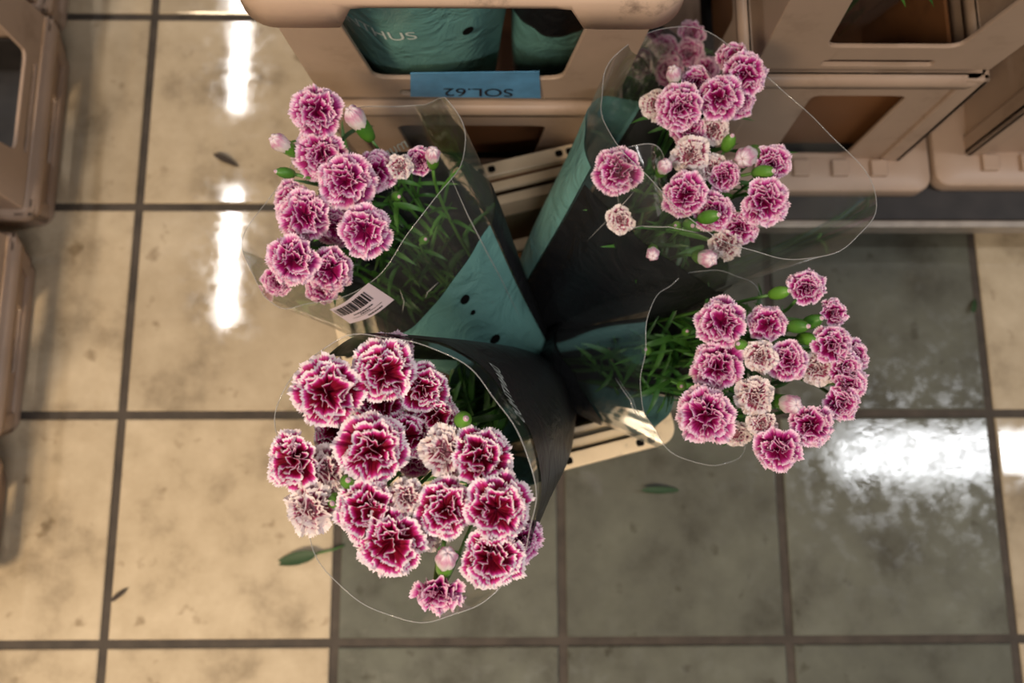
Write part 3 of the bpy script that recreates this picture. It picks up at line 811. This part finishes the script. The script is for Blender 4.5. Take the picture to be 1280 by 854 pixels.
BL['UL'] = dict(z=.478, foot=at(690, 490, .03), grp='carnations in the upper left sleeve', c=(425, 250), k=.0020, leaves=14, rows=[
 (394, 137, 66, .014, 'p', -.15, -.25, 'topmost carnation of the upper left bouquet'),
 (399, 192, 68, -.004, 'p', -.2, -.1, 'carnation just below the topmost bloom of the upper left bouquet'),
 (433, 226, 70, .012, 'p', .0, 0, 'dark ruffled carnation at the centre of the upper left bouquet'),
 (471, 214, 56, -.010, 'p', .3, -.1, 'carnation right of the central bloom in the upper left bouquet'),
 (501, 208, 33, -.004, 'w', .3, -.1, 'small pale half open carnation at the right of the upper left bouquet'),
 (378, 270, 68, .006, 'p', -.3, .1, 'carnation at the left side of the upper left bouquet'),
 (364, 251, 54, -.014, 'p', -.5, 0, 'carnation half hidden at the far left of the upper left bouquet'),
 (457, 289, 68, .016, 'p', .1, .1, 'bright magenta carnation nearest the barcode and foliage'),
 (364, 327, 68, .012, 'p', -.25, .25, 'deep pink carnation at the lower left of the upper left bouquet'),
 (414, 340, 58, -.004, 'p', .05, .3, 'carnation just above the barcode sticker'),
 (419, 283, 48, -.022, 'p', 0, 0, 'shaded carnation deep in the middle of the upper left bouquet'),
 (527, 199, 36, -.016, 'p', .3, -.3, 'small shaded carnation against the black back panel'),
 (404, 364, 42, -.020, 'p', 0, .6, 'carnation squeezed against the film beside the sticker'),
 (345, 355, 40, -.040, 'p', -.4, .5, 'faint carnation low behind the film at lower left of the upper left bouquet'),
 (450, 155, 26, .006, 'b', -.55, -.75, 'white bud with a green calyx beside the topmost bloom'),
 (357, 183, 22, .000, 'b', -.8, -.5, 'pale pink bud at the upper left edge of the upper left bouquet'),
 (541, 198, 20, .000, 'b', .0, -.5, 'pale bud against the black panel at the right of the upper left bouquet'),
 (356, 216, 16, -.004, 'g', -1.3, -.2, 'green bud sticking out left of the upper left bouquet'),
 (496, 246, 15, -.012, 'g', .3, .0, 'green bud among the foliage of the upper left bouquet'),
 (530, 300, 14, -.05, 'g', .2, -.1, 'small green bud deep in the foliage of the upper left bouquet'),
])
BL['UR'] = dict(z=.475, foot=at(665, 440, .03), grp='carnations in the upper right sleeve', c=(890, 200), k=.0020, leaves=6, rows=[
 (770, 215, 62, .000, 'p', -.3, .0, 'single carnation at the left of the upper right bouquet, under a film flap'),
 (849, 134, 58, .010, 'p', -.1, -.1, 'carnation at the upper left of the upper right bouquet'),
 (899, 121, 58, .010, 'p', .05, -.1, 'carnation near the top middle of the upper right bouquet'),
 (935, 90, 58, .006, 'p', .4, -.3, 'topmost carnation of the upper right bouquet'),
 (918, 68, 44, -.012, 'p', .2, -.7, 'carnation half hidden behind the topmost bloom of the upper right bouquet'),
 (817, 131, 38, -.012, 'w', -.4, 0, 'pale carnation at the left of the top cluster, upper right bouquet'),
 (868, 101, 42, -.014, 'p', -.1, -.4, 'shaded carnation at the back of the top cluster, upper right bouquet'),
 (926, 128, 40, -.014, 'p', .4, 0, 'small carnation at the right of the top cluster, upper right bouquet'),
 (860, 164, 44, -.012, 'p', 0, .3, 'shaded carnation below the top cluster of the upper right bouquet'),
 (893, 164, 40, -.010, 'w', .1, .4, 'pale carnation below the top cluster of the upper right bouquet'),
 (862, 195, 48, -.002, 'w', -.1, .1, 'pale striped carnation at the centre of the upper right bouquet'),
 (888, 208, 38, -.008, 'w', .0, -.3, 'small pale carnation right of the central one, upper right bouquet'),
 (908, 221, 40, -.006, 'p', .5, .1, 'carnation facing right at the centre of the upper right bouquet'),
 (856, 244, 58, .010, 'p', -.1, .1, 'round open carnation at the lower left of the upper right bouquet'),
 (968, 202, 48, .000, 'p', .35, -.3, 'carnation at the right edge of the upper right bouquet'),
 (958, 254, 62, .006, 'p', .3, .2, 'large carnation at the lower right of the upper right bouquet'),
 (893, 267, 52, -.004, 'p', .1, .2, 'carnation beside the green buds at the bottom of the upper right bouquet'),
 (926, 288, 46, -.012, 'p', .2, .5, 'carnation near the bottom film edge of the upper right bouquet'),
 (907, 309, 40, -.018, 'w', 0, .6, 'pale carnation at the bottom of the upper right bouquet'),
 (774, 277, 36, -.022, 'w', -.3, .4, 'faint pale carnation behind film at lower left of the upper right bouquet'),
 (937, 194, 28, -.002, 'b', -.4, .2, 'fat pale bud left of the right edge bloom'),
 (843, 98, 20, .004, 'b', -.1, -.6, 'white green bud at the top of the upper right bouquet'),
 (829, 211, 20, -.002, 'b', .2, -.3, 'smooth pale bud left of the centre of the upper right bouquet'),
 (880, 322, 24, -.016, 'b', .4, .1, 'round pale bud at the bottom of the upper right bouquet'),
 (816, 315, 18, -.024, 'b', 0, .3, 'dim pale bud at the bottom left of the upper right bouquet'),
 (955, 215, 20, .008, 'g', .9, -.1, 'glossy green bud in front of the right edge bloom'),
 (887, 271, 20, .012, 'g', .9, -.2, 'pointed green bud below the round open carnation'),
 (862, 281, 17, .006, 'g', .3, .1, 'shorter green bud below the round open carnation'),
 (911, 178, 19, -.004, 'g', .3, -.6, 'green bud below the top cluster of the upper right bouquet'),
 (846, 282, 13, .000, 'g', -.2, 0, 'smallest green bud below the round open carnation'),
])
BL['R'] = dict(z=.47, foot=at(655, 455, .03), grp='carnations in the right sleeve', c=(960, 470), k=.0018, leaves=10, rows=[
 (900, 401, 64, .010, 'p', -.2, -.2, 'carnation at the upper left of the right bouquet'),
 (959, 403, 50, .000, 'p', .1, -.2, 'carnation between the upper left bloom and green buds of the right bouquet'),
 (1010, 355, 48, .006, 'p', .35, -.5, 'topmost carnation of the right bouquet'),
 (1045, 389, 38, -.004, 'p', .8, -.3, 'small carnation turned right below the topmost bloom of the right bouquet'),
 (1043, 430, 50, .006, 'p', .4, -.1, 'dark hearted carnation at the right of the right bouquet'),
 (895, 459, 66, .000, 'p', -.2, .05, 'magenta carnation at the left of the right bouquet'),
 (949, 445, 42, .010, 'w', -.05, 0, 'pale tight carnation at the centre of the right bouquet'),
 (985, 451, 52, .004, 'p', .15, .05, 'carnation right of the pale tight one in the right bouquet'),
 (880, 521, 76, .010, 'p', -.2, .2, 'largest carnation, at the lower left of the right bouquet'),
 (943, 497, 52, .008, 'w', -.05, .1, 'pale streaked carnation below the centre of the right bouquet'),
 (952, 531, 38, .002, 'w', -.05, .3, 'small pale carnation near the bottom of the right bouquet'),
 (1016, 535, 60, .006, 'p', .35, .35, 'carnation at the lower right of the right bouquet'),
 (972, 567, 58, .004, 'p', .05, .55, 'bottommost carnation of the right bouquet'),
 (1023, 462, 46, -.010, 'w', .2, .2, 'pale shaded carnation left of the right edge cluster'),
 (1066, 482, 52, -.006, 'p', .8, .2, 'carnation facing right in the right edge cluster'),
 (1073, 444, 42, -.014, 'p', .9, -.1, 'carnation at the far right of the right bouquet'),
 (1056, 507, 46, -.008, 'p', .5, .4, 'carnation at the bottom of the right edge cluster'),
 (1060, 460, 44, -.002, 'p', .6, .1, 'carnation in the middle of the right edge cluster'),
 (921, 544, 34, -.03, 'w', -.1, .4, 'dim pale carnation between the lower left blooms of the right bouquet'),
 (982, 504, 26, .000, 'b', .5, .1, 'pale pink opening bud near the bottom of the right bouquet'),
 (927, 432, 18, .004, 'g', -.4, -.2, 'round green bud between the left blooms of the right bouquet'),
 (998, 408, 20, .004, 'g', .9, .0, 'green bud below the topmost bloom of the right bouquet'),
 (1016, 402, 20, -.002, 'g', .8, -.3, 'green bud behind another, upper part of the right bouquet'),
 (1010, 424, 19, -.004, 'g', .9, .1, 'lowest of the three green buds in the right bouquet'),
 (808, 438, 14, -.06, 'g', -.1, -.1, 'small green bud among leaves at the film edge of the right bouquet'),
 (858, 415, 13, -.05, 'g', .1, -.1, 'small green bud above the leaves left of the right bouquet'),
 (852, 482, 14, -.045, 'g', 0, .1, 'small green bud above the largest bloom of the right bouquet'),
 (975, 366, 19, -.004, 'g', .9, -.2, 'green bud left of the topmost bloom of the right bouquet'),
])
for key, bq in BL.items():
    for (x, y, d, dz, kd, tx, ty, ph) in bq['rows']:
        P = at(x, y, bq['z'] + dz); D = d * depth(P) / F * (1.12 if key == 'LL' else 1.06 if kd in 'cpw' else 1.0)
        nv_ = (CAMP - P).normalized() + CR * tx + CD * ty
        f = bq['foot'] + Vector((RND.uniform(-.018, .018), RND.uniform(-.018, .018), RND.uniform(-.015, .02)))
        flower(P, nv_, D, kd, f, ph, bq['grp'] if kd not in 'bg' else bq['grp'].replace('carnations', 'buds'), bq['leaves'], (.55, .9) if key == 'LL' else (.25, .85))

# creased folds and a loose flap on the clear film
def crease(sl, pts, front=True, r=.0007):
    q_ = [sl.find(*p, front) for p in pts]; out = []
    for a, b in zip(q_[:-1], q_[1:]):
        for k in range(8): out.append(sl.P(a[0] + (b[0] - a[0]) * k / 8, a[1] + (b[1] - a[1]) * k / 8, .0012))
    n_ = len(out); vs, fs = tube(out, [r * math.sin(PI * (k + .5) / n_) for k in range(n_)], 5); pyobj('film_crease', vs, fs, M['film_edge'], sl.root)
crease(S_UL, [(556, 212), (582, 271), (626, 350), (652, 405)])
crease(S_UL, [(500, 360), (506, 376), (503, 388)])
crease(S_UL, [(545, 352), (536, 364), (533, 374)])
crease(S_UR, [(775, 290), (800, 283), (840, 284), (884, 293)])
crease(S_UR, [(735, 300), (770, 265), (800, 235)])
crease(S_R, [(770, 470), (790, 500), (812, 540)])
fp = [[at(782, 292, .40), at(770, 240, .43), at(764, 192, .455)], [at(806, 286, .42), at(799, 236, .455), at(790, 182, .475)], [at(826, 268, .43), at(816, 225, .46), at(818, 178, .47)], [at(836, 256, .42), at(834, 215, .44), at(829, 190, .455)]]
vs = [p for r_ in fp for p in r_]; fs = []
for i in range(3):
    for j in range(2): fs.append((i * 3 + j, i * 3 + j + 1, i * 3 + j + 4, i * 3 + j + 3))
fo = pyobj('film_flap', vs, fs, M['film'], S_UR.root)
m_ = fo.modifiers.new('s', 'SUBSURF'); m_.levels = 3; m_.render_levels = 3
edge = [fp[0][0], fp[0][1], fp[0][2], fp[1][2], fp[2][2], fp[3][2], fp[3][1]]
sm = []
for a, b in zip(edge[:-1], edge[1:]): sm += [a.lerp(b, k / 4) for k in range(4)]
for _ in range(4): sm = [sm[0]] + [(sm[i - 1] + sm[i] * 2 + sm[i + 1]) / 4 for i in range(1, len(sm) - 1)] + [sm[-1]]
vs, fs = tube(sm, [.0005] * len(sm), 5); pyobj('film_edge', vs, fs, M['film_edge'], S_UR.root)

# ------------------------------------------------------------------ what stands in the crates
def at_y(px, py, Y):
    d = RC @ Vector(((px - 640) / F, -(py - 427) / F, -1.0)); return CAMP + d * (Y / d.y)
yA = rA.y + .034                        # front face of the top centre crate
sA = Sleeve('flower_sleeve', Vector((rA.x - .045, yA + .10, .16)), Vector((rA.x - .050, yA + .098, .60)), (.06, .105), (.05, .085), lambda th: .97, 'teal printed sleeve with white lettering inside the top centre crate', 31, .004, .7)
sA.root['group'] = 'flower sleeves inside the crates'
sA.build_film(); sA.patch('teal_panel', .02, lambda th: .93, -PI, PI, M['teal'], .0009)
th, t = sA.find(452, 27); sleeve_text(sA, 'DIANTHUS', .0215, th, t, M['ink_white'], .0020, 1, .10)
th, t = sA.find(584, 37); sA.disc('punch_hole', th, t, .006, M['hole'], .002)
sA2 = Sleeve('flower_sleeve', Vector((rA.x + .085, yA + .12, .16)), Vector((rA.x + .095, yA + .125, .56)), (.03, .055), (.03, .07), lambda th: .97, 'dark sleeve with a black front inside the top centre crate', 33, .004, .7)
sA2.root['group'] = 'flower sleeves inside the crates'
sA2.build_film(); sA2.patch('black_panel', .5, lambda th: .93, -PI, PI, M['black_print'], .0009); sA2.patch('teal_panel', .02, lambda th: .49, -PI, PI, M['teal'], .0009)
# blue price label across the window sill of that crate
yl = yA - .006
lab = empty('price_label', at_y(594, 108, yl)); tag(lab, 'blue paper label with upside down lettering on the top centre crate', 'label')
c4 = [at_y(513, 121, yl), at_y(676, 123, yl), at_y(674, 90, yl), at_y(513, 92, yl)]
bm = bmesh.new(); panel(bm, *c4, .0012); bmobj('paper', bm, M['label_blue'], lab)
uxl = (c4[0] - c4[1]).normalized(); uyl = Vector((0, 0, -1)); uyl = (uyl - uxl * uyl.dot(uxl)).normalized()
text_on('lettering', 'SOL.62', .024, at_y(598, 114, yl) , uxl, uyl, M['ink'], lab, .0012)

# leafy bunch behind the window of the upper right crate
xb = jB.x - CW / 2; yb = YB + .11
lb = empty('leafy_bunch', (xb, yb + .06, ZD + .05)); tag(lb, 'bunch of long green leaves behind the upper right crate window', 'foliage')
rl = random.Random(8)
for k in range(56):
    m = Matrix.Translation((xb + rl.uniform(-.09, .09), yb + rl.uniform(-.05, .06), rl.uniform(.36, .46))) @ Matrix.Rotation(rl.uniform(-1.4, 1.4), 4, 'Z') @ Matrix.Rotation(-rad(rl.uniform(35, 80)), 4, 'Y') @ Matrix.Scale(rl.uniform(.06, .10), 4)
    child('leaf', LEAVES[k % 3], lb, m)
for k in range(9):
    p0 = Vector((xb + rl.uniform(-.03, .03), yb + .06 + rl.uniform(-.03, .03), ZD + .05)); p1 = Vector((xb + rl.uniform(-.09, .09), yb + rl.uniform(0, .1), .50))
    vs, fs = tube([p0.lerp(p1, i / 6) for i in range(7)], [.002] * 7, 6); pyobj('stem', vs, fs, M['stem'], lb)
sB = Sleeve('flower_sleeve', Vector((xb, yb + .06, ZD + .06)), Vector((xb, yb + .05, .60)), (.04, .105), (.04, .095), lambda th: .97 + .02 * math.sin(4 * th), 'clear film sleeve around the leaves in the upper right crate', 41, .005, .7)
sB.root['group'] = 'flower sleeves inside the crates'; sB.build_film()

# small black bucket of shaded carnations between the crates
pb = at(838, 72, .30)
kb = empty('black_bucket', (min(pb.x, jB.x - CW - FO - .055), pb.y + .02, ZD)); kb.scale = (.85, .85, 1); tag(kb, 'small black bucket of shaded carnations between the crates', 'bucket')
def ringz(r, z): return [Vector((r * math.cos(2 * PI * k / 32), r * math.sin(2 * PI * k / 32), z)) for k in range(32)]
bm = bmesh.new(); ring(bm, [ringz(.040, 0), ringz(.054, .15), ringz(.058, .15), ringz(.058, .157), ringz(.051, .157), ringz(.037, .006), ringz(.001, .006), ringz(.001, 0)])
bmesh.ops.recalc_face_normals(bm, faces=bm.faces); me = bpy.data.meshes.new('shell'); bm.to_mesh(me); bm.free(); mesh_obj('shell', me, M['dark'], kb)
sh = ('left of', 'behind', 'in the middle of', 'right of', 'at the front of', 'at the top of')
for (x, y, d, wo) in ((800, 78, 40, 'leftmost'), (828, 62, 42, 'rear'), (836, 88, 40, 'front'), (862, 66, 42, 'middle'), (884, 84, 38, 'rightmost'), (866, 40, 38, 'uppermost')):
    P = at(x, y, .30); flower(P, Vector((RND.uniform(-.2, .2), RND.uniform(-.3, .1), 1)), d * depth(P) / F, 'p', Vector((kb.location.x + RND.uniform(-.02, .02), kb.location.y + RND.uniform(-.02, .02), ZD + .02)), 'shaded purple carnation, %s of those in the small black bucket' % wo, 'carnations in the black bucket', 4)

# ------------------------------------------------------------------ litter on the floor
M['dead_leaf'] = simple('dark_leaf', rgb(36, 62, 30), .6, noise=.3)
def floor_leaf(p0, p1, wd, label, mat='dead_leaf', z=.004):
    a, b = at(p0[0], p0[1], z), at(p1[0], p1[1], z)
    r_ = empty('fallen_leaf', a); tag(r_, label, 'leaf'); d = b - a; L = d.length
    me = leaf_mesh('blade', wd, .25, M[mat])
    child('blade', me, r_, Matrix.Translation(a + Vector((0, 0, L * .12))) @ Matrix.Rotation(math.atan2(d.y, d.x), 4, 'Z') @ Matrix.Rotation(.12, 4, 'Y') @ Matrix.Scale(L, 4))
    return r_
fl1 = floor_leaf((398, 692), (338, 706), .14, 'green leaf on a short stalk lying on the floor by the lower left bouquet')
vs, fs = tube([at(430, 682, .004), at(414, 688, .006), at(396, 692, .006)], [.0013, .0014, .0016], 6); pyobj('stalk', vs, fs, M['stem'], fl1)
floor_leaf((800, 613), (858, 613), .075, 'thin dark green leaf lying flat on the grey tile below the bucket')
floor_leaf((1214, 392), (1220, 372), .16, 'tiny green leaf scrap in the grout at the right')
floor_leaf((140, 752), (160, 734), .13, 'brown withered leaf scrap beside the grout at lower left', 'stain_or_glare_gap')
floor_leaf((268, 194), (300, 208), .12, 'dark patch painting the break in the floor reflection, left of the crate', 'stain_or_glare_gap')  # added dark blade stands for a gap in the tube's reflection
